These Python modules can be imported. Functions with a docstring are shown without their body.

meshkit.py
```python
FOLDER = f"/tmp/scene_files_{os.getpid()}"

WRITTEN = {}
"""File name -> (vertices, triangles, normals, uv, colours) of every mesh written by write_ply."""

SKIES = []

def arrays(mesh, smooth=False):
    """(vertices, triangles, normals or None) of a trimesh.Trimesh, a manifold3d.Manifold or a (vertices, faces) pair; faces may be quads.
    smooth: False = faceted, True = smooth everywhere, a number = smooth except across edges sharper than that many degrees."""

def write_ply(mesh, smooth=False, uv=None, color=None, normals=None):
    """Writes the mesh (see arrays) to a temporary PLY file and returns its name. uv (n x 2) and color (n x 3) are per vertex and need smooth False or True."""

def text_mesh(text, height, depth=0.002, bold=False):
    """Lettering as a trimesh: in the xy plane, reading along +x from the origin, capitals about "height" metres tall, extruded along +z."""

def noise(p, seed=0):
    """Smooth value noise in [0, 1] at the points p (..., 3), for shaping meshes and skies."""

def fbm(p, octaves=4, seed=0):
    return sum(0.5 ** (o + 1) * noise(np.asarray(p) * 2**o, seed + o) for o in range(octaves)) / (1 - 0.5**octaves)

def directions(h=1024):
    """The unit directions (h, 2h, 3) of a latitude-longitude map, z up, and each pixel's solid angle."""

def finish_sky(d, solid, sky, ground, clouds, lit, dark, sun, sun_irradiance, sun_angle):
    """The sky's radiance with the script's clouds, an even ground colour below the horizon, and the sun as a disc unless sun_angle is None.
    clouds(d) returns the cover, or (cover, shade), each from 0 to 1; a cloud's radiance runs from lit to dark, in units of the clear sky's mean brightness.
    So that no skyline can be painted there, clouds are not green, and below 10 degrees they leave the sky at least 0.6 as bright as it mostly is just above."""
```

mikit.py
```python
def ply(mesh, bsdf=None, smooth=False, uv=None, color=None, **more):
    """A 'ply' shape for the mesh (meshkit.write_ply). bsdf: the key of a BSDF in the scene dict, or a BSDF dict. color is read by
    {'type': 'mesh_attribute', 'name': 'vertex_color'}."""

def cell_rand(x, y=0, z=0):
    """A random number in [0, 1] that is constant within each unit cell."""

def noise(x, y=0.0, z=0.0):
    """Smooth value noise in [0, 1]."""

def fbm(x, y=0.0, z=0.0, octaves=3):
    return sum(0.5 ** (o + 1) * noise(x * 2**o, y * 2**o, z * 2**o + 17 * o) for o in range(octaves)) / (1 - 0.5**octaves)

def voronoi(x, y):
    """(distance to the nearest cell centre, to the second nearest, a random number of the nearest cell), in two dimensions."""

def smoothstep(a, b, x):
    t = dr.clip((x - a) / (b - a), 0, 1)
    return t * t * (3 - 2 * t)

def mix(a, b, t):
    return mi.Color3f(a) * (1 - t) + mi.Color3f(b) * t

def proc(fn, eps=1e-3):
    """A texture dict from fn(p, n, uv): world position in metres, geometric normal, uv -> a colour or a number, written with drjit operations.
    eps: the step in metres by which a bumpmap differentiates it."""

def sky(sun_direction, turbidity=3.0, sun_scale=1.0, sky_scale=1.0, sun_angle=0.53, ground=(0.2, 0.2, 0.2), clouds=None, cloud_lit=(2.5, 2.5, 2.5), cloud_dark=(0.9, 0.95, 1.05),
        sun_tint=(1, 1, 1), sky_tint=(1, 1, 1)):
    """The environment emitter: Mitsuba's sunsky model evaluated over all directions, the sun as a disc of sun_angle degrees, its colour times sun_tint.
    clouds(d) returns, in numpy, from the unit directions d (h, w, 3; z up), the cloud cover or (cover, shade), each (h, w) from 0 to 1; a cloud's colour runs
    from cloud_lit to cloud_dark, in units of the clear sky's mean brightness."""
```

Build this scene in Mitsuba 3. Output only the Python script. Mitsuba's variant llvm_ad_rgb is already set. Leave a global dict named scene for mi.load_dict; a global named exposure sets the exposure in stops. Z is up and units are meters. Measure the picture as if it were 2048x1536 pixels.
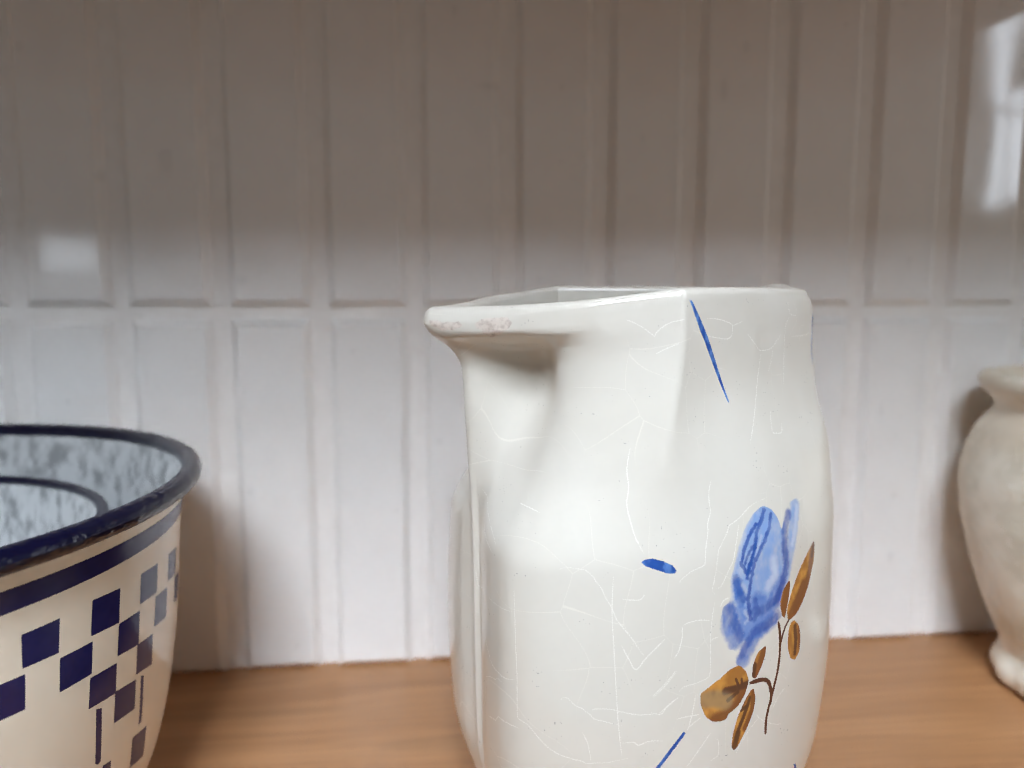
import math, random
import numpy as np
import drjit as dr
import trimesh
from scipy.interpolate import PchipInterpolator
import mitsuba as mi
import mikit, meshkit
from mikit import proc, noise, fbm, voronoi, smoothstep, mix

T = mi.ScalarTransform4f
scene, labels = {}, {}
rng = np.random.default_rng(7)

# ------------------------------------------------------------------ camera, light, exposure
EYE = np.array([0.2098, -0.4039, 0.2015])
YAW, PITCH, FPX = 0.1050, -0.1121, 1480.0
FWD = np.array([math.sin(YAW) * math.cos(PITCH), math.cos(YAW) * math.cos(PITCH), math.sin(PITCH)])
scene['camera'] = {
    'type': 'thinlens', 'fov': math.degrees(2 * math.atan(1024 / FPX)), 'fov_axis': 'x',
    'aperture_radius': 0.0018, 'focus_distance': 0.222, 'near_clip': 0.01, 'far_clip': 50.0,
    'to_world': T().look_at(origin=EYE.tolist(), target=(EYE + FWD).tolist(), up=[0, 0, 1])}
exposure = 0.14


def window_light(az, el, dist, w, h, rgb, at=(0.28, -0.06, 0.12)):
    """A daylit window pane as a rectangle lamp facing the shelf (az to the right of the wall's normal, el up)."""
    a, e = math.radians(az), math.radians(el)
    d = np.array([math.sin(a) * math.cos(e), -math.cos(a) * math.cos(e), math.sin(e)])
    o = np.array(at) + d * dist
    return {'type': 'rectangle', 'to_world': T().look_at(origin=o.tolist(), target=list(at), up=[0, 0, 1]) @ T().scale([w / 2, h / 2, 1]),
            'bsdf': {'type': 'diffuse', 'reflectance': {'type': 'rgb', 'value': 0.1}},
            'emitter': {'type': 'area', 'radiance': {'type': 'rgb', 'value': list(rgb)}}}


DAY = np.array([0.91, 1.02, 1.14])
for x, key in ((0.03, 'window__pane'), (0.20, 'window__pane_001')):
    scene[key] = {'type': 'rectangle', 'to_world': T().look_at(origin=[x, -0.92, 0.908], target=[x + 0.14, -0.05, 0.15], up=[0, 0, 1]) @ T().scale([0.075, 0.225, 1]),
                  'bsdf': {'type': 'diffuse', 'reflectance': {'type': 'rgb', 'value': 0.1}},
                  'emitter': {'type': 'area', 'radiance': {'type': 'rgb', 'value': (42.0 * DAY).tolist()}}}
for i, (da, de, w, h) in enumerate(((-1.75, 3.2, 0.15, 0.62), (-1.75, -3.1, 0.15, 0.62), (0.75, -3.0, 0.30, 0.55), (0.75, 0.6, 0.30, 0.14), (1.9, 5.0, 0.07, 0.34))):
    scene['side_window__pane' + (f'_{i:03d}' if i else '')] = window_light(40.2 + da, 11.5 + de, 6.0, w, h, 9.0 * DAY, at=(0.5, -0.01, 0.28))
scene['far_window__pane'] = {'type': 'rectangle', 'to_world': T().look_at(origin=[-1.451, -3.170, 0.406], target=[0.022, 0, 0.2246], up=[0, 0, 1]) @ T().scale([0.10, 0.07, 1]),
                             'bsdf': {'type': 'diffuse', 'reflectance': {'type': 'rgb', 'value': 0.1}},
                             'emitter': {'type': 'area', 'radiance': {'type': 'rgb', 'value': (3.5 * DAY).tolist()}}}
labels['far_window'] = {'kind': 'structure'}
scene['room_glow'] = {'type': 'constant', 'radiance': {'type': 'rgb', 'value': [0.182, 0.168, 0.149]}}
labels['window'] = {'kind': 'structure'}
labels['side_window'] = {'kind': 'structure'}


# ------------------------------------------------------------------ helpers
def add(key, mesh, bsdf, smooth=30, **kw):
    """One entry of the scene; a taken key gets the next number."""
    k, n = key, 0
    while k in scene:
        n += 1
        k = f'{key}_{n:03d}'
    scene[k] = mikit.ply(mesh, bsdf, smooth=smooth, **kw)
    return k


def rgbt(v):
    return {'type': 'rgb', 'value': list(v)}


def grid_mesh(P, close_u=False):
    """Quads over P (rows, columns, 3)."""
    r, c = P.shape[:2]
    idx = np.arange(r * c).reshape(r, c)
    nxt = np.roll(idx, -1, axis=1) if close_u else None
    a = idx[:-1] if close_u else idx[:-1, :-1]
    b = nxt[:-1] if close_u else idx[:-1, 1:]
    d = idx[1:] if close_u else idx[1:, :-1]
    e = nxt[1:] if close_u else idx[1:, 1:]
    f = np.vstack([np.stack([a, b, e], -1).reshape(-1, 3), np.stack([a, e, d], -1).reshape(-1, 3)])
    return trimesh.Trimesh(P.reshape(-1, 3), f, process=False)


def lathe(profile, n=160, wobble=None):
    """Revolve (r, z) points about z; the profile runs from the bottom outside up."""
    pr = np.asarray(profile, float)
    th = np.arange(n) * 2 * np.pi / n
    r = pr[:, :1] * np.ones((1, n))
    if wobble is not None:
        r = r + wobble(th[None, :], pr[:, 1:2] * np.ones((1, n)), r)
    P = np.stack([r * np.cos(th), r * np.sin(th), pr[:, 1:2] * np.ones((1, n))], -1)
    return grid_mesh(P, True)


# ------------------------------------------------------------------ materials
def tile_bump(p, n, uv):
    return fbm(p.x * 34, p.z * 22, 3.0, 2)


def tile_col(p, n, uv):
    k = fbm(p.x * 90, p.z * 90, 0.0, 3)
    spot = smoothstep(0.93, 0.97, noise(p.x * 90, p.z * 80, 4.0)) * 0.06
    return mix((0.85, 0.84, 0.825), (0.82, 0.81, 0.795), k) * (1 - spot)


scene['mat_tile'] = {'type': 'bumpmap', 'scale': 0.00022, 'tex': proc(tile_bump, 5e-4),
                     'bsdf': {'type': 'principled', 'base_color': proc(tile_col), 'roughness': 0.07, 'specular': 0.5}}
scene['mat_grout'] = {'type': 'twosided', 'b': {'type': 'diffuse', 'reflectance': proc(
    lambda p, n, uv: mix((0.87, 0.85, 0.83), (0.80, 0.775, 0.75), fbm(p.x * 240, p.z * 160, p.y * 240, 3)))}}


def wood_col(p, n, uv):
    w = fbm(p.x * 5, p.y * 14, 1.0, 3)
    g = fbm(p.x * 7 + 2, p.y * 260 + w * 9, p.z * 60, 4)
    ring = 0.5 + 0.5 * dr.sin(p.y * 210 + w * 16 + p.x * 3)
    fine = noise(p.x * 40, p.y * 1500, p.z * 900)
    c = mix((0.405, 0.205, 0.092), (0.275, 0.125, 0.052), 0.65 * g + 0.2 * ring)
    streak = smoothstep(0.62, 0.8, noise(p.x * 9, p.y * 60, 7.0)) * 0.12
    return c * (1 - streak) * (0.92 + 0.12 * fine)


scene['mat_wood'] = {'type': 'bumpmap', 'scale': 0.0002, 'tex': proc(lambda p, n, uv: noise(p.x * 30, p.y * 900, p.z * 900), 3e-4),
                     'bsdf': {'type': 'principled', 'base_color': proc(wood_col), 'roughness': 0.42, 'specular': 0.45}}

# ------------------------------------------------------------------ tiled wall
PITCH_X, GAP, ROW = 0.05, 0.0092, 0.195
labels['tiled_wall'] = {'label': 'white bevelled wall tiles in upright rows with pale grout behind the crockery', 'category': 'wall'}


def tile_mesh(w, h):
    """A bevelled tile, face towards -y, outline w x h, standing from y = 0 to about y = -5 mm."""
    rings = [(0.0, 0.0), (0.0, 0.0018), (0.0003, 0.0022), (0.0036, 0.0053)]
    P = []
    for inset, d in rings:
        a, b = w / 2 - inset, h / 2 - inset
        P.append([(-a, -d, -b), (a, -d, -b), (a, -d, b), (-a, -d, b)])
    P = np.array(P)
    m = grid_mesh(P, True)
    n = len(P) * 4
    f = np.vstack([m.faces, [[n - 4, n - 3, n - 2], [n - 4, n - 2, n - 1]]])
    return trimesh.Trimesh(m.vertices, f, process=False)


tile_ply = mikit.ply(tile_mesh(PITCH_X - GAP, ROW - 0.0062), 'mat_tile', smooth=False)
low_ply = mikit.ply(tile_mesh(PITCH_X - GAP, ROW - 0.0022), 'mat_tile', smooth=False)
grout = trimesh.creation.box((1.6, 0.02, 0.80))
grout.apply_translation((0.30, 0.0091, 0.395))
add('tiled_wall__grout', grout, 'mat_grout', smooth=False)
k = 0
for row in range(3):
    for i in range(-5, 18):
        j = rng.normal(0, 1, 5)
        x = (i + 0.5) * PITCH_X + j[0] * 0.00015
        z = (row + 0.5) * ROW + (0.0005 if row else -0.002) + j[1] * 0.00015
        scene['tiled_wall__tile' + (f'_{k:03d}' if k else '')] = {
            **(tile_ply if row else low_ply), 'to_world': T().translate([x, 0, z]).rotate([1, 0, 0], 0.25 * j[2]).rotate([0, 0, 1], 0.35 * j[3]).rotate([0, 1, 0], 0.06 * j[4])}
        k += 1
scene['mat_stain'] = {'type': 'principled', 'base_color': {'type': 'rgb', 'value': [0.36, 0.27, 0.17]}, 'roughness': 0.5}
for x, z, r in ((0.1612, 0.0325, 0.0015), (0.0138, 0.2779, 0.0011)):      # two little dried spots on the tiles
    m = trimesh.creation.icosphere(3, r)
    m.vertices = m.vertices * [1, 0.25, 0.9] * (1 + 0.35 * (meshkit.fbm(m.vertices * 900 + x * 50, 2, 3) - 0.5))[:, None] + [x, -0.0047, z]
    add('tiled_wall__dried_spot', m, 'mat_stain', smooth=True)

# ------------------------------------------------------------------ shelf board, and the shelf above the frame that shades the upper tiles
labels['wooden_shelf'] = {'label': 'reddish brown wooden shelf board under the jug, bowls and urn', 'category': 'shelf'}
b = trimesh.creation.box((1.7, 0.34, 0.03))
b.apply_translation((0.30, -0.1702, -0.015))
add('wooden_shelf', b, 'mat_wood', smooth=False)
labels['upper_shelf'] = {'kind': 'structure'}
b = trimesh.creation.box((1.20, 0.34, 0.025))
b.apply_translation((0.02, -0.1712, 0.4125))
add('upper_shelf', b, 'mat_wood', smooth=False)

# ------------------------------------------------------------------ jug: a faceted body drawn out into a spout
# rows of control points (s towards the spout, t towards the right-hand side, z), mirrored in t; corner roundness per vertex
NAMES = ['K', 'G', 'A1', 'A2', 'C1', 'B', 'C2', 'H']
ROWS = [
    # z, then (s, t) for K G A1 A2 C1 B C2 H
    (0.000, [(.044, 0), (.044, .006), (.043, .016), (.036, .030), (.012, .043), (-.018, .041), (-.041, .024), (-.048, 0)]),
    (0.004, [(.047, 0), (.047, .006), (.046, .017), (.039, .032), (.013, .046), (-.019, .044), (-.044, .026), (-.051, 0)]),
    (0.025, [(.0540, 0), (.0525, .005), (.055, .018), (.049, .038), (.016, .053), (-.021, .049), (-.053, .029), (-.062, 0)]),
    (0.050, [(.0595, 0), (.0572, .0042), (.0620, .018), (.058, .044), (.020, .0590), (-.022, .054), (-.062, .031), (-.072, 0)]),
    (0.085, [(.0605, 0), (.0575, .0038), (.0630, .018), (.060, .045), (.022, .0605), (-.022, .0555), (-.066, .031), (-.075, 0)]),
    (0.125, [(.0610, 0), (.0578, .0040), (.0625, .018), (.058, .043), (.022, .0590), (-.022, .0540), (-.066, .030), (-.077, 0)]),
    (0.150, [(.0625, 0), (.0590, .0045), (.0500, .0155), (.0470, .0365), (.0185, .0545), (-.022, .0485), (-.063, .0265), (-.078, 0)]),
    (0.168, [(.0635, 0), (.0600, .0044), (.0415, .0130), (.0438, .0345), (.0155, .0520), (-.0225, .0425), (-.0615, .0200), (-.074, 0)]),
    (0.180, [(.0640, 0), (.0602, .0044), (.0375, .0118), (.0432, .0338), (.0135, .0512), (-.0225, .0395), (-.0610, .0175), (-.068, 0)]),
    (0.188, [(.0648, 0), (.0608, .0046), (.0370, .0118), (.0432, .0340), (.0125, .0510), (-.0225, .0390), (-.0605, .0170), (-.065, 0)]),
    (0.194, [(.0680, 0), (.0630, .0054), (.0385, .0124), (.0440, .0346), (.0120, .0510), (-.0225, .0387), (-.0605, .0170), (-.064, 0)]),
    (0.1970, [(.0710, 0), (.0665, .0060), (.0450, .0150), (.0448, .0350), (.0120, .0510), (-.0225, .0386), (-.0605, .0170), (-.0635, 0)]),
    (0.1992, [(.0735, 0), (.0700, .0063), (.0570, .0203), (.0452, .0352), (.0120, .0510), (-.0225, .0385), (-.0605, .0170), (-.063, 0)]),
    (0.2015, [(.0756, 0), (.0715, .0064), (.0590, .0214), (.0455, .0353), (.0120, .0510), (-.0225, .0383), (-.0603, .0169), (-.062, 0)]),
    (0.2042, [(.0770, 0), (.0722, .0064), (.0590, .0214), (.0456, .0353), (.0120, .0510), (-.0225, .0381), (-.0595, .0167), (-.061, 0)]),
    (0.206, [(.0767, 0), (.0718, .0063), (.0588, .0213), (.0456, .0353), (.0120, .0508), (-.0225, .0380), (-.0583, .0163), (-.060, 0)]),
]
DROP = [.0095, .0096, .0092, .0075, .0028, .0022, .0024, .001]
DROP_FAR = [.0082, .0050, .0004, .0006, .0012]        # far side: A1 A2 C1 B C2; G as near     # the rim dips towards the spout
ROUND_LOW = [.30, .40, .5, .5, .5, .5, .5, .5]
ROUND_TOP = [.45, .5, .5, .5, .04, .5, .10, .5]
JUG_AT, JUG_TURN = np.array([0.2809, -0.1499]), None
_c, _s = math.cos(YAW), math.sin(YAW)
FH, RT = np.array([_s, _c]), np.array([_c, -_s])
AX_S = -0.95 * RT - 0.31 * FH            # spout direction in the plan
AX_T = 0.31 * RT - 0.95 * FH
NC, NS = 12, 5                            # samples per corner and per straight piece


def jug_ring(ctrl, rnd):
    """Closed plan curve through rounded corners; ctrl (n, 3), rnd (n,)."""
    n, out = len(ctrl), []
    for i in range(n):
        p, q, r = ctrl[i - 1], ctrl[i], ctrl[(i + 1) % n]
        a, b = q + (p - q) * rnd[i], q + (r - q) * rnd[i]
        t = np.linspace(0, 1, NC)[:, None]
        out.append(a * (1 - t) ** 2 + 2 * q * t * (1 - t) + b * t ** 2)
        e = r + (q - r) * rnd[(i + 1) % n]
        t = np.linspace(0, 1, NS + 2)[1:-1, None]
        out.append(b + (e - b) * t)
    return np.vstack(out)


def jug_surface(nv=210):
    zs = np.array([r[0] for r in ROWS])
    pts = np.array([[(s, t) for s, t in r[1]] for r in ROWS])
    par = np.linspace(0, 1, nv)
    # finer rows near the rim
    zq = zs[-1] * (1 - (1 - par) ** 1.25)
    f = PchipInterpolator(zs, pts, axis=0)(zq)
    k = np.clip((zq - 0.128) / 0.040, 0, 1)
    k = k * k * (3 - 2 * k)
    rings = []
    for i, z in enumerate(zq):
        d = np.clip((z - 0.15) / (zs[-1] - 0.15), 0, 1)
        d = d * d * (3 - 2 * d)
        half = np.column_stack([f[i], z - np.array(DROP) * d])
        far = np.column_stack([f[i] * [1, -1], z - np.array([*DROP[:2], *DROP_FAR, DROP[-1]]) * d])
        lo, hi = np.array(ROUND_LOW), np.array(ROUND_TOP)
        rh = np.minimum(lo + (hi - lo) * k[i], 0.46)
        full = np.vstack([half, far[-2:0:-1]])
        rnd = np.concatenate([rh, rh[-2:0:-1]])
        rings.append(jug_ring(full, rnd))
    P = np.array(rings)
    return P, zq


def to_world(P):
    """Jug frame (s, t, z) to the world."""
    xy = JUG_AT + P[..., :1] * AX_S + P[..., 1:2] * AX_T
    return np.concatenate([xy, P[..., 2:3]], -1)


def plan_normals(P):
    d = np.roll(P, -1, axis=-2) - np.roll(P, 1, axis=-2)
    n = np.stack([-d[..., 1], d[..., 0]], -1)
    n /= np.linalg.norm(n, axis=-1, keepdims=True) + 1e-12
    c = P[..., :2].mean(-2, keepdims=True)
    sgn = np.sign(((P[..., :2] - c) * n).sum((-1, -2), keepdims=True))
    return n * sgn


OUTER, JZ = jug_surface()


def jug_body():
    P = OUTER
    n = plan_normals(P)
    rim = P[-1]
    near = np.clip((rim[:, 0] - 0.030) / 0.035, 0, 1)[:, None]      # the lip thickens along the spout
    wall = 0.0042 + 0.0030 * near * near * (3 - 2 * near)
    rows = [np.zeros_like(P[:1]) + P[:1].mean(1, keepdims=True), P]
    nr = n[-1]
    for a in np.linspace(0, np.pi, 9)[1:-1]:        # rounded lip
        off = -(1 - math.cos(a)) * wall / 2
        q = rim.copy()
        q[:, :2] += nr * off
        q[:, 2] += math.sin(a) * wall[:, 0] * 0.45
        rows.append(q[None])
    inner = []
    for j in range(len(P) - 1, 5, -7):
        q = P[j].copy()
        q[:, :2] -= n[j] * (0.0042 + (wall - 0.0042) * float(np.clip((q[:, 2].max() - 0.16) / 0.04, 0, 1)))
        q[:, 2] = np.maximum(q[:, 2], 0.007)
        inner.append(q)
    inner.append(np.zeros_like(rim) + [*P[5].mean(0)[:2], 0.007])
    rows.append(np.array(inner))
    return grid_mesh(to_world(np.vstack(rows)), True)


def glaze_bump(p, n, uv):
    peel = fbm(p.x * 900, p.y * 900, p.z * 700, 2) * smoothstep(0.35, 0.7, fbm(p.x * 38, p.y * 38, p.z * 20, 2))
    return peel * 0.4 + fbm(p.x * 170, p.y * 170, p.z * 26, 2) * 2.4


def glaze_col(p, n, uv):
    k = fbm(p.x * 60, p.y * 60, p.z * 30, 3)
    c = mix((0.590, 0.558, 0.502), (0.550, 0.512, 0.450), k)
    wx = (noise(p.x * 70, p.y * 70, p.z * 70) - 0.5) * 0.5
    a, b, _ = voronoi((p.x * 0.93 + p.y * 0.6) * 85 + wx, p.z * 62 + wx * 0.8)
    craze = (1 - smoothstep(0.004, 0.014, b - a)) * smoothstep(0.42, 0.60, noise(p.x * 50, p.y * 50, p.z * 40 + 3))
    c = c * (1 + 0.11 * craze)
    speck = smoothstep(0.885, 0.93, noise(p.x * 1800, p.y * 1800, p.z * 1800)) * smoothstep(0.6, 0.8, noise(p.x * 160, p.y * 160, p.z * 160))
    return c * (1 - 0.5 * speck)


scene['mat_glaze'] = {'type': 'twosided', 'b': {'type': 'bumpmap', 'scale': 0.00010, 'tex': proc(glaze_bump, 2e-4),
                      'bsdf': {'type': 'principled', 'base_color': proc(glaze_col), 'roughness': 0.08, 'specular': 0.5}}}
labels['jug'] = {'label': 'cream glazed jug with a pointed chipped spout and a painted blue rose', 'category': 'jug'}
add('jug__body', jug_body(), 'mat_glaze', smooth=True)

HANDLE = [(-.054, -.002, .2000), (-.062, -.006, .2040), (-.072, -.011, .2020), (-.080, -.015, .190), (-.084, -.0165, .168), (-.083, -.0155, .140), (-.078, -.010, .115), (-.069, -.004, .100)]


def tube(path, ra, rb, n=20, m=70):
    # a bent bar of oval section along the path (world points)
    t = np.linspace(0, 1, len(path))
    p = PchipInterpolator(t, path)(np.linspace(0, 1, m))
    d = np.gradient(p, axis=0)
    d /= np.linalg.norm(d, axis=1, keepdims=True)
    side = np.cross(d, np.array([*AX_S, 0.0]) * 0.3 + [0, 0, 1e-3])
    side = np.array([*AX_T, 0.0]) - d * (d @ np.array([*AX_T, 0.0]))[:, None]
    side /= np.linalg.norm(side, axis=1, keepdims=True)
    up = np.cross(d, side)
    a = np.arange(n) * 2 * np.pi / n
    return grid_mesh(p[:, None] + ra * np.cos(a)[None, :, None] * side[:, None] + rb * np.sin(a)[None, :, None] * up[:, None], True)


add('jug__handle', tube(to_world(np.array(HANDLE)), 0.0062, 0.0040), 'mat_glaze', smooth=True)
#DECALS
# ------------------------------------------------------------------ painting, glaze cracks and chips on the jug, in its surface coordinates (column, row)
from shapely import Polygon, box, affinity
JW = to_world(OUTER)
_du, _dv = np.roll(JW, -1, 1) - np.roll(JW, 1, 1), np.gradient(JW, axis=0)
JN = np.cross(_du, _dv)
JN /= np.linalg.norm(JN, axis=-1, keepdims=True) + 1e-15
JN *= np.sign((JN[60] * (JW[60] - JW[60].mean(0))).sum(-1).mean())
ROSE = [(88.89, 125.34), (89.91, 123.66), (90.65, 120.43), (91.0, 116.57), (91.63, 121.75), (92.32, 123.85), (93.58, 124.74), (94.72, 122.76), (94.58, 118.46), (94.0, 112.52), (93.22, 106.24), (92.51, 100.59), (91.3, 96.65), (91.02, 91.37), (90.23, 86.07), (88.95, 83.49), (87.86, 81.25), (86.62, 79.92), (85.58, 81.8), (85.62, 86.24), (83.28, 86.88), (78.98, 90.5), (78.79, 94.8), (80.17, 98.75), (85.01, 100.12), (84.84, 104.66), (85.4, 109.77), (85.87, 115.39), (86.65, 120.29), (87.7, 123.78)]
LEAVES = [[(96.07, 109.5), (97.29, 107.5), (95.87, 101.88), (95.2, 96.72), (94.23, 92.56), (93.17, 89.72), (92.17, 88.81), (91.75, 89.52), (91.64, 92.42), (92.24, 96.88), (93.23, 101.62), (94.47, 105.64)], [(91.95, 101.12), (92.09, 99.29), (91.84, 95.02), (91.34, 89.93), (90.94, 91.44), (90.66, 95.01), (91.03, 98.58)], [(92.75, 88.2), (93.52, 85.92), (93.89, 82.09), (93.82, 77.62), (93.09, 75.7), (92.34, 77.16), (91.85, 81.07), (91.93, 85.44), (92.18, 87.68)], [(88.98, 84.54), (88.92, 81.89), (88.44, 78.56), (87.82, 75.93), (87.38, 76.86), (87.45, 80.0), (87.95, 83.32)], [(86.0, 81.48), (86.73, 79.03), (87.07, 76.08), (86.71, 72.67), (85.94, 69.63), (83.87, 67.13), (78.65, 66.99), (77.72, 69.28), (77.18, 73.02), (77.12, 76.16), (77.82, 77.25), (78.9, 79.09), (85.05, 80.89)], [(87.64, 73.42), (87.9, 70.48), (87.75, 66.85), (87.07, 62.67), (86.12, 58.19), (85.69, 57.4), (85.43, 58.83), (85.56, 62.49), (85.98, 66.93), (86.73, 71.05), (87.32, 73.18)]]
STEMS = [([(90.45, 89.97), (90.74, 85.56), (90.78, 81.66), (90.61, 76.35), (90.19, 71.88), (89.78, 67.94), (89.49, 64.98), (89.33, 61.86), (89.39, 58.21)], 5.5), ([(92.02, 89.25), (91.37, 87.13), (90.94, 83.43)], 4.2), ([(87.12, 75.34), (88.38, 75.12), (89.19, 74.15), (89.63, 71.94), (89.83, 68.99), (89.7, 66.39)], 6.5)]
BLUE = [[(79.06, 204.55), (79.35, 204.82), (80.35, 197.27), (81.36, 190.18), (82.58, 181.37), (84.05, 170.91), (85.5, 160.08), (85.36, 159.76), (83.71, 170.23), (82.09, 180.45), (80.78, 188.97), (79.91, 196.37)], [(71.76, 113.97), (72.09, 114.6), (72.75, 114.79), (73.64, 113.96), (74.54, 112.52), (74.9, 111.06), (74.72, 110.27), (74.1, 110.45), (73.0, 111.78), (72.12, 112.86)], [(75.67, 66.63), (75.86, 65.97), (74.69, 61.72), (73.4, 56.97), (73.05, 57.11), (74.38, 62.15)], [(94.68, 42.02), (95.16, 41.27), (95.8, 38.19), (95.07, 39.4)]]
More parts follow.
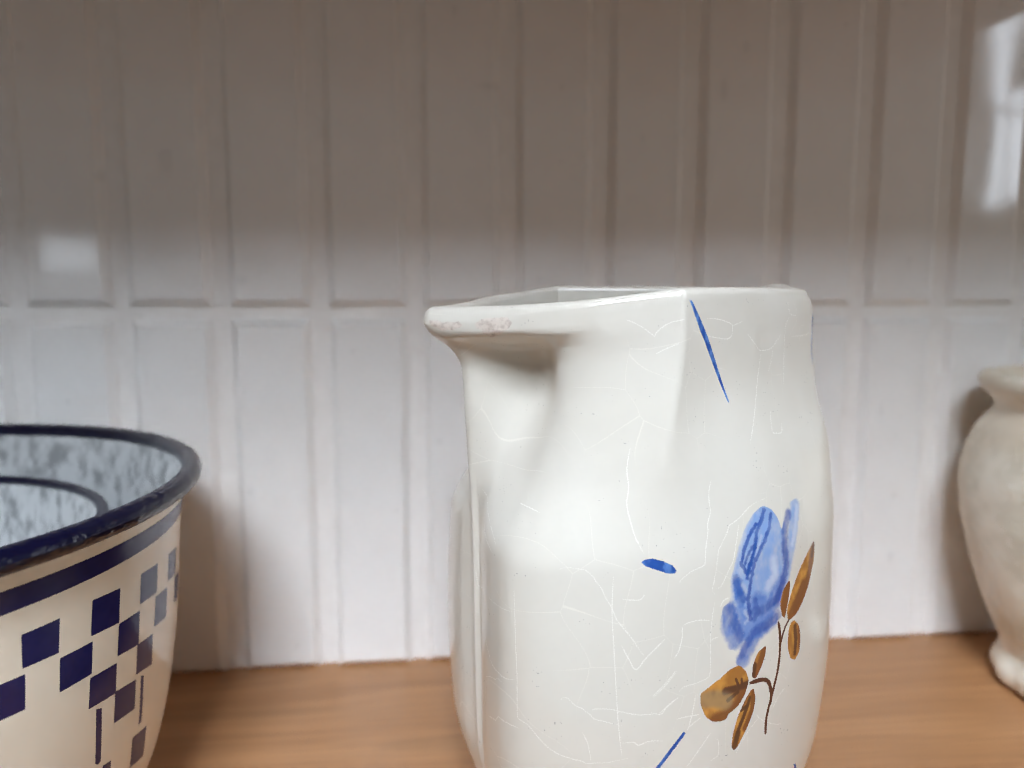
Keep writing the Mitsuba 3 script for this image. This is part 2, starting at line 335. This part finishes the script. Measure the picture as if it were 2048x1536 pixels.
CRACK = [[(22.63, 125.13), (36.66, 119.12), (43.06, 114.27), (43.79, 113.13)], [(34.91, 115.83), (41.58, 111.6), (43.1, 110.53)], [(49.9, 126.09), (53.17, 125.83), (55.36, 125.14)], [(41.82, 96.55), (50.17, 96.71), (54.05, 97.42)], [(39.1, 97.73), (16.66, 91.85), (12.42, 97.62)], [(40.21, 84.83), (42.12, 80.59), (44.76, 77.97), (52.37, 77.97), (54.65, 79.08)], [(40.49, 71.49), (44.76, 74.9), (52.63, 76.28)], [(54.08, 103.71), (54.77, 86.34), (55.01, 78.86), (55.08, 68.86), (56.38, 67.98), (57.93, 64.75), (59.26, 62.11), (60.87, 60.58), (63.98, 59.37), (68.78, 59.72), (70.03, 60.44), (70.84, 60.95)], [(41.79, 61.38), (52.82, 65.74), (55.31, 66.05)], [(59.68, 111.48), (60.58, 112.13), (61.56, 111.83), (65.13, 110.51), (68.1, 108.25), (68.84, 104.25), (69.38, 101.38), (69.75, 98.5), (70.47, 95.6), (71.19, 92.67), (71.92, 89.12), (72.11, 88.4)], [(70.18, 103.99), (71.53, 103.6), (72.07, 105.29)], [(70.22, 91.6), (70.85, 87.54), (71.4, 84.89), (72.29, 87.9), (73.2, 90.57), (73.93, 92.68)], [(60.02, 76.21), (60.51, 77.08), (61.63, 74.72), (66.4, 72.57), (68.98, 70.96), (70.31, 69.95)], [(66.91, 73.85), (69.14, 74.42), (70.38, 73.53), (72.18, 72.56), (73.28, 72.66)], [(64.69, 146.07), (65.0, 140.61), (67.29, 132.5), (69.92, 124.91), (71.33, 119.17), (71.89, 116.31)], [(72.88, 77.41), (73.61, 79.49), (74.88, 83.65)], [(73.46, 72.6), (74.92, 75.8)], [(70.4, 65.11), (71.3, 65.29), (71.66, 64.35), (72.76, 65.25), (73.87, 64.86)], [(62.03, 67.84), (65.27, 63.82), (66.21, 59.72)], [(69.44, 110.09), (69.38, 101.95), (69.6, 89.31), (69.83, 77.87), (70.3, 61.6)], [(82.02, 135.23), (79.69, 128.27), (77.97, 122.04), (77.58, 115.89), (77.49, 111.78), (76.18, 110.23), (75.12, 107.48)], [(89.21, 127.22), (87.67, 126.25), (85.88, 122.8), (82.91, 119.14), (78.85, 115.33), (78.65, 111.23), (78.37, 106.6), (78.19, 104.59), (78.46, 102.86)], [(85.96, 121.17), (85.59, 115.54), (85.17, 110.44), (82.53, 107.54), (78.64, 104.34)], [(84.36, 101.09), (80.17, 100.33), (78.87, 98.94)], [(78.46, 101.28), (78.18, 96.21), (78.01, 90.59), (78.05, 82.79), (77.97, 80.52), (76.92, 79.37), (75.55, 78.82), (75.21, 77.8)], [(75.49, 95.72), (76.68, 96.48), (78.0, 95.79)], [(75.4, 95.5), (75.41, 92.93), (75.16, 89.46), (74.75, 87.07)], [(74.93, 83.43), (74.04, 80.22), (72.92, 77.03)], [(75.14, 76.2), (74.24, 74.55), (73.52, 72.27), (72.78, 73.01)], [(75.1, 70.34), (76.12, 70.57), (77.1, 70.48)], [(77.27, 69.59), (76.49, 68.27), (75.98, 67.03)], [(76.68, 75.9), (76.38, 70.41), (75.98, 66.51)], [(78.22, 64.44), (77.25, 60.95), (76.02, 56.6)], [(88.35, 64.05), (87.1, 61.01), (85.95, 56.18)], [(78.8, 90.87), (78.38, 90.62), (78.11, 90.27)], [(91.68, 69.02), (90.91, 67.73), (90.23, 64.67)], [(88.1, 65.41), (90.37, 60.07), (91.48, 58.66)], [(78.7, 62.46), (79.7, 58.91), (78.19, 56.48)], [(81.68, 194.93), (82.91, 194.62), (84.48, 193.2), (85.68, 190.96), (85.62, 186.73), (84.84, 185.13), (82.98, 186.15), (81.74, 187.21)], [(85.78, 190.94), (87.32, 192.77)], [(88.22, 186.81), (89.59, 182.08), (90.76, 178.81), (92.19, 179.03), (93.69, 182.38), (94.58, 185.73)], [(90.76, 178.26), (90.33, 171.23), (89.91, 164.83), (89.24, 156.6), (88.55, 149.38), (87.97, 144.23)], [(93.06, 179.11), (92.69, 174.26), (92.04, 169.69)], [(96.65, 194.33), (95.63, 189.87), (95.33, 176.33), (94.91, 163.08)], [(96.24, 203.07), (96.64, 195.69), (98.3, 194.58)], [(104.89, 191.19), (99.87, 184.05), (97.13, 184.14)], [(65.94, 181.38), (67.06, 183.51), (67.96, 184.68)], [(65.75, 188.96), (66.56, 192.99), (67.56, 194.69), (73.04, 195.07)], [(63.06, 198.44), (64.07, 195.65), (64.96, 192.19), (65.75, 188.68)], [(91.66, 155.2), (91.48, 146.87), (92.69, 146.1), (93.24, 149.54)]]
CHIP = [[(36.97, 206.88), (38.56, 207.47), (191.29, 197.99), (189.84, 197.38), (42.28, 208.56), (42.55, 205.9), (43.29, 202.94), (42.6, 200.17), (41.43, 198.46), (40.17, 196.51), (37.74, 195.26), (37.53, 196.86), (36.82, 197.46), (36.78, 199.74), (35.58, 200.66), (35.4, 203.56), (36.21, 205.14)], [(9.87, 206.17), (18.0, 205.57), (20.15, 206.38), (22.34, 204.02), (23.72, 205.14), (25.8, 204.46), (26.72, 205.3), (27.57, 202.83), (26.8, 200.92), (25.55, 200.69), (24.65, 199.34), (22.92, 200.05), (21.25, 199.26), (19.6, 200.79), (17.46, 201.72)]]
WASH = [([(89.01, 122.26), (87.87, 118.03), (86.94, 112.12), (86.32, 105.99), (86.52, 99.41), (87.36, 93.45)], 26, 0.85, 'light'), ([(89.69, 121.31), (90.1, 115.53), (90.01, 107.24), (89.32, 99.49), (88.21, 93.85), (87.15, 91.47)], 30, 0.85, 'light'), ([(88.17, 116.77), (88.19, 105.83), (87.76, 97.98)], 32, 0.8, 'light'), ([(93.27, 122.63), (92.61, 115.95), (91.93, 108.51), (91.28, 102.27)], 15, 0.75, 'light'), ([(84.26, 97.29), (84.9, 92.48), (85.57, 88.92)], 17, 0.8, 'mid'), ([(89.82, 91.38), (87.8, 88.8), (86.59, 83.92), (86.3, 82.3)], 15, 0.75, 'mid'), ([(87.76, 97.44), (89.1, 94.2), (90.03, 96.69), (90.39, 100.8)], 20, 0.7, 'mid'), ([(85.73, 104.21), (86.12, 99.68)], 12, 0.7, 'mid'), ([(86.13, 95.41), (86.74, 91.24), (87.79, 90.42)], 18, 0.55, 'mid'), ([(89.78, 108.53), (90.07, 103.85), (89.2, 101.51)], 17, 0.75, 'pale'), ([(93.55, 122.15), (93.02, 116.79), (92.44, 111.52)], 9, 0.7, 'pale'), ([(86.22, 103.9), (86.62, 102.03)], 7, 0.5, 'pale'), ([(88.39, 116.64), (87.77, 111.6), (87.55, 107.91)], 6, 0.5, 'pale'), ([(86.54, 92.99), (86.94, 93.77), (86.53, 96.2)], 7, 0.45, 'pale'), ([(88.95, 123.93), (88.65, 121.91), (87.87, 118.03), (87.58, 113.35), (87.13, 109.28), (86.76, 105.71)], 3.6, 0.8, 'dark'), ([(89.72, 122.11), (89.47, 118.69), (88.8, 115.29), (88.1, 112.48), (87.55, 109.55), (87.13, 104.39), (86.82, 99.2), (87.1, 93.64)], 3.6, 0.8, 'dark'), ([(87.82, 120.21), (87.01, 117.44), (86.45, 114.01), (86.13, 109.9), (86.72, 106.93), (87.35, 111.86), (87.59, 114.42), (87.05, 113.13), (86.53, 110.2)], 3.2, 0.8, 'dark'), ([(85.54, 105.93), (85.93, 101.95), (86.36, 99.52)], 6, 0.6, 'dark'), ([(84.84, 97.76), (85.36, 93.81), (85.99, 89.68)], 8, 0.6, 'dark'), ([(92.13, 120.85), (91.41, 116.84), (91.28, 111.88), (91.54, 106.0), (91.02, 100.82), (90.28, 96.46)], 8, 0.7, 'dark'), ([(91.02, 100.26), (90.03, 96.69), (88.65, 95.12), (87.56, 95.44)], 7, 0.6, 'dark'), ([(90.56, 91.8), (89.12, 90.37), (87.58, 89.51), (86.77, 86.97), (86.28, 84.16)], 7, 0.6, 'dark'), ([(87.55, 98.68), (87.98, 95.12), (87.57, 93.28)], 5, 0.5, 'dark')]
LEAFSTROKE = [([(86.69, 74.29), (86.13, 70.53), (85.0, 67.78), (78.65, 67.52)], 11, 'rust'), ([(82.68, 75.18), (85.87, 75.09), (87.19, 75.33)], 4.5, 'dark'), ([(82.68, 75.18), (85.49, 75.03)], 5.5, 'dark'), ([(85.65, 77.8), (86.03, 75.12)], 2.2, 'dark'), ([(86.25, 77.21), (86.31, 75.57)], 2.2, 'dark'), ([(84.64, 72.47), (85.89, 73.91)], 3, 'dark'), ([(77.58, 74.3), (78.58, 73.85), (83.48, 72.19)], 11, 'grey'), ([(86.05, 62.58), (86.69, 66.81), (87.25, 71.11)], 3.2, 'dark'), ([(86.36, 68.45), (86.97, 68.97)], 2.5, 'dark'), ([(87.65, 72.33), (87.63, 67.51), (86.86, 62.88)], 5, 'rust'), ([(85.72, 58.02), (86.06, 62.04)], 5, 'dark'), ([(95.94, 108.96), (95.34, 100.66), (94.37, 94.7), (93.0, 91.03)], 8, 'rust'), ([(94.19, 97.21), (93.14, 93.16), (92.3, 90.08)], 9, 'rust'), ([(96.09, 108.89), (95.67, 105.05)], 4, 'dark'), ([(91.81, 100.39), (91.31, 94.97), (91.02, 91.37)], 9, 'rust'), ([(92.92, 86.05), (93.13, 81.86), (93.04, 78.01)], 4.5, 'dark'), ([(93.54, 84.77), (93.79, 79.37)], 4.5, 'rust'), ([(88.83, 84.13), (88.32, 79.76), (87.69, 77.11)], 7, 'rust'), ([(87.49, 76.23), (87.66, 80.09)], 4, 'dark')]
DOT = [(61.14, 181.49)]


def on_jug(uv, off=0.0):
    """Points and normals of the jug's outside at fractional (column, row)."""
    uv = np.asarray(uv, float)
    nv, nu = JW.shape[:2]
    u, v = uv[:, 0], np.clip(uv[:, 1], 0, nv - 1.001)
    i, j = np.floor(u).astype(int), np.floor(v).astype(int)
    a, b = (u - i)[:, None], (v - j)[:, None]

    def lerp(A):
        p00, p10, p01, p11 = A[j, i % nu], A[j, (i + 1) % nu], A[j + 1, i % nu], A[j + 1, (i + 1) % nu]
        return (p00 * (1 - a) + p10 * a) * (1 - b) + (p01 * (1 - a) + p11 * a) * b
    n = lerp(JN)
    n /= np.linalg.norm(n, axis=1, keepdims=True)
    return lerp(JW) + n * off, n


def with_normals(key, v, f, n, bsdf):
    """An entry from vertices, triangles and given normals."""
    v, f, n = np.asarray(v), np.asarray(f), np.asarray(n)
    c = np.cross(v[f[:, 1]] - v[f[:, 0]], v[f[:, 2]] - v[f[:, 0]])
    wrong = (c * n[f[:, 0]]).sum(1) < 0
    f[wrong] = f[wrong][:, ::-1]
    k, i = key, 0
    while k in scene:
        i += 1
        k = f'{key}_{i:03d}'
    path = meshkit.write_ply(trimesh.Trimesh(v, f, process=False), False, normals=n)
    scene[k] = {'type': 'ply', 'filename': path, 'face_normals': False, 'bsdf': {'type': 'ref', 'id': bsdf}}
    return k


def patch(poly, surface, step, off):
    """Triangles of a polygon given in surface coordinates, clipped to cells so that it follows the surface."""
    poly = poly.buffer(0)
    poly = max(getattr(poly, 'geoms', [poly]), key=lambda g: g.area)
    x0, y0, x1, y1 = poly.bounds
    V, F, at = [], [], 0
    for i in range(math.floor(x0 / step[0]), math.ceil(x1 / step[0])):
        for j in range(math.floor(y0 / step[1]), math.ceil(y1 / step[1])):
            g = poly.intersection(box(i * step[0], j * step[1], (i + 1) * step[0], (j + 1) * step[1]))
            for q in getattr(g, 'geoms', [g]):
                if q.geom_type != 'Polygon' or q.area < 1e-9:
                    continue
                vv, ff = trimesh.creation.triangulate_polygon(q, engine='earcut')
                V.append(vv)
                F.append(ff + at)
                at += len(vv)
    p, n = surface(np.vstack(V), off)
    return p, np.vstack(F), n


def rounded(pts, cut=0.28):
    """A painted outline with lightly softened corners."""
    p, out = np.array(pts), []
    for i in range(len(p)):
        a, b, c = p[i - 1], p[i], p[(i + 1) % len(p)]
        m0, m1 = b + (a - b) * cut, b + (c - b) * cut
        for t in np.linspace(0, 1, 5):
            out.append(m0 * (1 - t) ** 2 + 2 * b * t * (1 - t) + m1 * t ** 2)
    return Polygon(out)


def ribbon(pts, width, off, taper=True, wob=0.0, seed=0):
    """A thin strip along a polyline of surface coordinates; width in metres."""
    p = np.array(pts, float)
    t = np.concatenate([[0], np.cumsum(np.hypot(*np.diff(p, axis=0).T))])
    m = max(12, int(t[-1] * 2.5))
    q = PchipInterpolator(t, p)(np.linspace(0, t[-1], m)) if len(p) > 2 else np.linspace(p[0], p[-1], m)
    w, n = on_jug(q, off)
    d = np.gradient(w, axis=0)
    d /= np.linalg.norm(d, axis=1, keepdims=True) + 1e-12
    side = np.cross(n, d)
    s = np.linspace(0, 1, m)
    k = np.clip(np.minimum(s, 1 - s) * 7 + 0.25, 0, 1) if taper else np.clip(np.minimum(s, 1 - s) * 25 + 0.5, 0, 1)
    k = k * (1 + wob * (meshkit.fbm(w * 900, 2, seed) - 0.5))
    h = (k * width / 2)[:, None]
    V = np.stack([w - side * h, w + side * h], 1).reshape(-1, 3)
    N = np.repeat(n, 2, axis=0)
    i = np.arange(m - 1) * 2
    F = np.vstack([np.stack([i, i + 1, i + 3], 1), np.stack([i, i + 3, i + 2], 1)])
    return V, F, N


def joined(parts):
    V, F, N, at = [], [], [], 0
    for v, f, n in parts:
        V.append(v)
        F.append(f + at)
        N.append(n)
        at += len(v)
    return np.vstack(V), np.vstack(F), np.vstack(N)


def stroke_dist(p, pts):
    """Distance from p to a painted stroke's centre line on the jug."""
    w = on_jug(pts)[0]
    d = mi.Float(9.0)
    for a, b in zip(w[:-1], w[1:]):
        ab = mi.Vector3f(*[float(x) for x in b - a])
        ap = mi.Vector3f(p) - mi.Vector3f(*[float(x) for x in a])
        t = dr.clip(dr.dot(ap, ab) / float(max(((b - a) ** 2).sum(), 1e-12)), 0, 1)
        d = dr.minimum(d, dr.norm(ap - ab * t))
    return d


PX = 1.55e-4                              # metres on the jug per pixel of brush width
INK = {'pale': (0.46, 0.50, 0.60), 'light': (0.19, 0.295, 0.53), 'mid': (0.066, 0.145, 0.40), 'dark': (0.018, 0.062, 0.28)}
EARTH = {'rust': (0.17, 0.062, 0.022), 'dark': (0.085, 0.034, 0.018), 'grey': (0.22, 0.17, 0.105)}


def rose_col(p, n, uv):
    c = glaze_col(p, n, uv)
    mottl = fbm(p.x * 520, p.y * 520, p.z * 300, 3)
    warp = (fbm(p.x * 900, p.y * 900, p.z * 900, 2) - 0.5) * 0.0009
    for pts, r, al, name in WASH:
        r = r * PX * ({'dark': 1.75, 'pale': 1.0}.get(name, 1.3))
        d = stroke_dist(p, pts) + warp
        k = 1 - smoothstep({'dark': 0.35, 'pale': 0.1}.get(name, 0.55) * r, 1.15 * r, d)
        c = mix(c, INK[name], dr.clip(k * al * (0.55 + 0.85 * mottl), 0, 1))
    return c


def leaf_col(p, n, uv):
    k = fbm(p.x * 420, p.y * 420, p.z * 260, 3)
    c = mix((0.46, 0.215, 0.045), (0.30, 0.125, 0.030), smoothstep(0.3, 0.7, k))
    for pts, r, name in LEAFSTROKE:
        r = r * PX * 1.75
        d = stroke_dist(p, pts) + (k - 0.5) * 0.0006
        c = mix(c, EARTH[name], (1 - smoothstep(0.5 * r, 1.2 * r, d)) * (0.95 if name != 'grey' else 0.6))
    return c


def blue_col(p, n, uv):
    k = fbm(p.x * 500, p.y * 500, p.z * 220, 3)
    return mix((0.018, 0.065, 0.27), (0.10, 0.215, 0.48), smoothstep(0.40, 0.72, k))


def glazed(col, rough=0.08):
    return {'type': 'twosided', 'b': {'type': 'bumpmap', 'scale': 0.00010, 'tex': proc(glaze_bump, 2e-4),
            'bsdf': {'type': 'principled', 'base_color': proc(col), 'roughness': rough, 'specular': 0.5}}}


scene['mat_rose'] = glazed(rose_col)
scene['mat_leaf'] = glazed(leaf_col)
scene['mat_blue'] = glazed(blue_col)
scene['mat_stem'] = {'type': 'twosided', 'b': {'type': 'principled', 'base_color': rgbt((0.075, 0.028, 0.016)), 'roughness': 0.16, 'specular': 0.5}}
scene['mat_crack'] = {'type': 'twosided', 'b': {'type': 'principled', 'base_color': rgbt((0.715, 0.685, 0.63)), 'roughness': 0.3, 'specular': 0.5}}
scene['mat_biscuit'] = {'type': 'twosided', 'b': {'type': 'bumpmap', 'scale': 0.0007, 'tex': proc(lambda p, n, uv: fbm(p.x * 700, p.y * 700, p.z * 700, 3), 2e-4),
                        'bsdf': {'type': 'principled', 'base_color': proc(lambda p, n, uv: mix((0.60, 0.53, 0.47), (0.42, 0.35, 0.30), smoothstep(0.35, 0.80, fbm(p.x * 800, p.y * 800, p.z * 800, 4)))),
                                 'roughness': 0.7, 'specular': 0.3}}}
STEP = (1.0, 1.0)
with_normals('jug__painted_rose', *patch(rounded(ROSE), on_jug, STEP, 0.00005), 'mat_rose')
for q in LEAVES:
    with_normals('jug__painted_leaf', *patch(rounded(q), on_jug, STEP, 0.00008), 'mat_leaf')
for q, w in STEMS:
    with_normals('jug__painted_stem', *ribbon(q, w * 1.35 * PX, 0.00011, False, 0.5), 'mat_stem')
for q in BLUE:
    with_normals('jug__painted_stroke', *patch(Polygon(q), on_jug, STEP, 0.00007), 'mat_blue')
ve = [int(np.argmin(np.abs(JZ - z))) for z in (0.1995, 0.1930, 0.1860, 0.1800)]
with_normals('jug__painted_stroke', *ribbon(list(zip((107.0, 107.6, 107.6, 108.4), ve)), 0.0018, 0.00008, True), 'mat_blue')
k = with_normals('jug__glaze_crack', *joined([ribbon(q, 0.00016 + 0.00004 * (i % 3), 0.00003, True, 0.8, i) for i, q in enumerate(CRACK)]), 'mat_crack')
labels[k] = {'kind': 'stuff'}
for q in CHIP:
    with_normals('jug__chipped_patch', *patch(rounded(q), on_jug, STEP, 0.00004), 'mat_biscuit')
labels['jug__chipped_patch'] = {'label': 'rough pinkish chip in the glaze under the spout'}
labels['jug__painted_rose'] = {'label': 'blue rose painted in watery strokes'}
#END DECALS
# ------------------------------------------------------------------ bowls
BK = 1.06
BC = np.array([EYE[0] + (-0.0004 - EYE[0]) * BK, EYE[1] + (-0.1578 - EYE[1]) * BK])
BR, BZ = 0.125 * BK, EYE[2] + (0.1398 - EYE[2]) * BK
RT_ = 0.0037
scene['mat_navy'] = {'type': 'twosided', 'b': {'type': 'bumpmap', 'scale': 0.0007, 'tex': proc(lambda p, n, uv: fbm(p.x * 300, p.y * 300, p.z * 300, 3), 3e-4),
                     'bsdf': {'type': 'principled', 'base_color': rgbt((0.002, 0.003, 0.018)), 'roughness': 0.09, 'specular': 0.5}}}
scene['mat_cream'] = {'type': 'twosided', 'b': {'type': 'principled', 'base_color': proc(
    lambda p, n, uv: mix((0.80, 0.73, 0.61), (0.74, 0.665, 0.545), fbm(p.x * 45, p.y * 45, p.z * 45, 3))), 'roughness': 0.14, 'specular': 0.5}}


def mottle(p, n, uv):
    a = dr.atan2(p.y - float(BC[1]), p.x - float(BC[0]))
    k = fbm(a * 24, p.z * 120, 0.5, 4)
    return mix((0.50, 0.515, 0.525), (0.25, 0.262, 0.27), smoothstep(0.38, 0.72, k))


scene['mat_mottle'] = {'type': 'twosided', 'b': {'type': 'principled', 'base_color': proc(mottle), 'roughness': 0.2, 'specular': 0.5}}


def torus_profile(r, z, m, n=16):
    a = np.linspace(0, 2 * np.pi, n + 1)
    return np.column_stack([r + m * np.cos(a), z + m * np.sin(a)])


def shift(m, x, y):
    m.apply_translation((x, y, 0))
    return m


R0 = BR - RT_ * 0.4                       # the wall's radius just under the rim
BODY = [(0.0, 0.0), (0.076, 0.0), (0.090, 0.002), (0.099, 0.007), (0.1075, 0.016), (0.1145, 0.030), (0.1205, 0.055), (0.1243, 0.085), (0.1268, BZ - 0.018), (0.1276, BZ - 0.0125), (0.1284, BZ - 0.0085), (0.1292, BZ - 0.0045), (0.1300, BZ - 0.0012)]
BODY = np.array([(r * R0 / 0.1300, z) for r, z in BODY])
bf = PchipInterpolator(BODY[2:, 1], BODY[2:, 0])


def bowl_r(z):
    return bf(np.clip(z, 0.002, BZ - 0.0012))


zz = np.linspace(0.002, BZ - 0.0012, 60)
labels['enamel_bowl'] = {'label': 'cream enamel bowl with navy rim and checkered navy squares', 'category': 'bowl'}
add('enamel_bowl__body', shift(lathe([(0, 0), (0.075, 0)] + [(float(bowl_r(z)), z) for z in zz], 240), *BC), 'mat_cream', smooth=True)
add('enamel_bowl__rim', shift(lathe(torus_profile(BR, BZ, RT_), 240, lambda th, z, r: 0.00012 * np.sin(th * 37 + 3 * np.sin(th * 5))), *BC), 'mat_navy', smooth=True)
add('enamel_bowl__inside', shift(lathe([(float(bowl_r(z)) - 0.0016, z) for z in zz[::-1]] + [(0, 0.004)], 240), *BC), 'mat_mottle', smooth=True)
scene['mat_print'] = {'type': 'twosided', 'b': {'type': 'principled', 'base_color': proc(
    lambda p, n, uv: mix((0.004, 0.007, 0.066), (0.008, 0.011, 0.085), fbm(p.x * 300, p.y * 300, p.z * 300, 2))), 'roughness': 0.14, 'specular': 0.5}}
for key, za, zb, off, mat in (('enamel_bowl__band', 0.1205, 0.1272, 0.00012, 'mat_print'),):
    q = np.linspace(za, zb, 6)
    add(key, shift(lathe([(float(bowl_r(z)) + off, z) for z in q], 240), *BC), mat, smooth=True)
# printed squares and bars: outlines in (angle about the bowl's axis, height)
SQUARES = [[(-.4872, .1126), (-.3990, .1125), (-.4026, .1032), (-.4868, .1037)], [(-.3071, .1130), (-.2121, .1120), (-.2152, .1016), (-.3119, .1028)],
           [(-.1196, .1121), (-.0220, .1112), (-.0250, .1018), (-.1226, .1026)], [(.0680, .1105), (.1640, .1092), (.1600, .0998), (.0650, .1012)],
           [(-.3992, .1006), (-.3076, .1002), (-.3113, .0910), (-.4019, .0912)], [(-.2151, .1004), (-.1250, .0999), (-.1279, .0892), (-.2206, .0908)],
           [(-.0328, .0997), (.0593, .0988), (.0558, .0886), (-.0395, .0899)], [(-.5740, .1016), (-.4821, .1011), (-.4843, .0918), (-.5760, .0924)],
           [(-.3158, .0891), (-.2241, .0881), (-.2243, .0788), (-.3188, .0801)], [(-.1352, .0886), (-.0481, .0874), (-.0449, .0770), (-.1348, .0790)],
           [(-.2264, .0786), (-.1354, .0767), (-.1312, .0669), (-.2240, .0686)], [(-.1281, .0554), (-.0422, .0536), (-.0280, .0420), (-.1180, .0446)],
           [(-.2569, .0558), (-.2251, .0552), (-.2150, .0460), (-.2514, .0470)], [(.1500, .0982), (.2400, .0966), (.2360, .0872), (.1460, .0888)],
           [(-.6700, .1130), (-.5800, .1126), (-.5820, .1032), (-.6720, .1037)], [(-.7600, .1020), (-.6700, .1015), (-.6720, .0922), (-.7620, .0928)]]
BARS = [[(-.2941, .0776), (-.2749, .0767), (-.2674, .0591), (-.2759, .0586), (-.2872, .0597)], [(-.1092, .0761), (-.0930, .0755), (-.0820, .0588), (-.0980, .0584)]]


def on_bowl(q, off=0.0):
    q = np.asarray(q, float)
    th, z = q[:, 0], q[:, 1]
    r, dr_ = bowl_r(z), (bowl_r(z + 5e-4) - bowl_r(z - 5e-4)) / 1e-3
    n = np.stack([np.cos(th), np.sin(th), -dr_], 1)
    n /= np.linalg.norm(n, axis=1, keepdims=True)
    return np.stack([BC[0] + r * np.cos(th), BC[1] + r * np.sin(th), z], 1) + n * off, n


for name, shapes in (('printed_square', SQUARES), ('printed_bar', BARS)):
    for q in shapes:
        with_normals('enamel_bowl__' + name, *patch(Polygon(q).buffer(-0.0004).buffer(0.0008).simplify(0.0002), on_bowl, (0.02, 0.006), 0.00010), 'mat_print')
NR, NZ = 0.100, 0.119
labels['enamel_bowl_001'] = {'label': 'smaller navy rimmed mottled bowl sitting inside the checkered bowl', 'category': 'bowl'}
add('enamel_bowl_001__rim', shift(lathe(torus_profile(NR, NZ, 0.0022), 200), *BC), 'mat_navy', smooth=True)
add('enamel_bowl_001__body', shift(lathe([(0.0, 0.0042), (0.06, 0.0042), (0.08, 0.012), (0.092, 0.05), (NR, NZ), (NR - 0.0015, NZ), (0.0905, 0.05), (0.078, 0.013), (0.0, 0.0060)], 200), *BC), 'mat_mottle', smooth=30)

# ------------------------------------------------------------------ urn
VC = (0.5505, -0.0765)
URN = [(0, 0), (0.040, 0), (0.0455, 0.0015), (0.0488, 0.0055), (0.0490, 0.0095), (0.0470, 0.0140), (0.0455, 0.0185), (0.0468, 0.0235), (0.0515, 0.0335), (0.0590, 0.0525),
       (0.0650, 0.0740), (0.0690, 0.0945), (0.0700, 0.1085), (0.0680, 0.1235), (0.0628, 0.1375), (0.0575, 0.1445), (0.0562, 0.1475), (0.0580, 0.1515), (0.0622, 0.1560),
       (0.0640, 0.1595), (0.0632, 0.1632), (0.0600, 0.1650), (0.0560, 0.1645), (0.0530, 0.1600), (0.0520, 0.1480), (0.0600, 0.1250), (0.0620, 0.1000), (0.0450, 0.0300), (0, 0.0200)]


def urn_profile():
    p = np.array(URN)
    t = np.concatenate([[0], np.cumsum(np.linalg.norm(np.diff(p, axis=0), axis=1))])
    return PchipInterpolator(t, p)(np.linspace(0, t[-1], 200))


def urn_wobble(th, z, r):
    foot = np.exp(-((z - 0.006) / 0.006) ** 2) * (r > 0.03)
    lump = meshkit.fbm(np.stack([r * np.cos(th) * 60, r * np.sin(th) * 60, z * 60], -1), 3, 5) - 0.5
    return foot * 0.0022 * (np.abs(np.sin(th * 7 + 0.4)) - 0.7) + lump * 0.0012 * (r > 0.02)


def stone_col(p, n, uv):
    k = fbm(p.x * 55, p.y * 55, p.z * 55, 3)
    g = fbm(p.x * 220 + 5, p.y * 220, p.z * 220, 3)
    c = mix((0.76, 0.705, 0.60), (0.64, 0.59, 0.485), smoothstep(0.35, 0.65, k))
    c = mix(c, (0.76, 0.71, 0.62), smoothstep(0.55, 0.75, g) * 0.6)
    return mix(c, (0.52, 0.40, 0.27), smoothstep(0.40, 0.62, fbm(p.x * 25 + 9, p.y * 25, p.z * 14, 2)) * 0.5)


scene['mat_stone'] = {'type': 'twosided', 'b': {'type': 'bumpmap', 'scale': 0.0005, 'tex': proc(lambda p, n, uv: fbm(p.x * 260, p.y * 260, p.z * 260, 3), 4e-4),
                      'bsdf': {'type': 'principled', 'base_color': proc(stone_col), 'roughness': 0.4, 'specular': 0.5}}}
labels['urn'] = {'label': 'mottled cream stoneware urn with rolled lip and scalloped foot, at right edge', 'category': 'urn'}
add('urn', shift(lathe(urn_profile(), 220, urn_wobble), *VC), 'mat_stone', smooth=True)
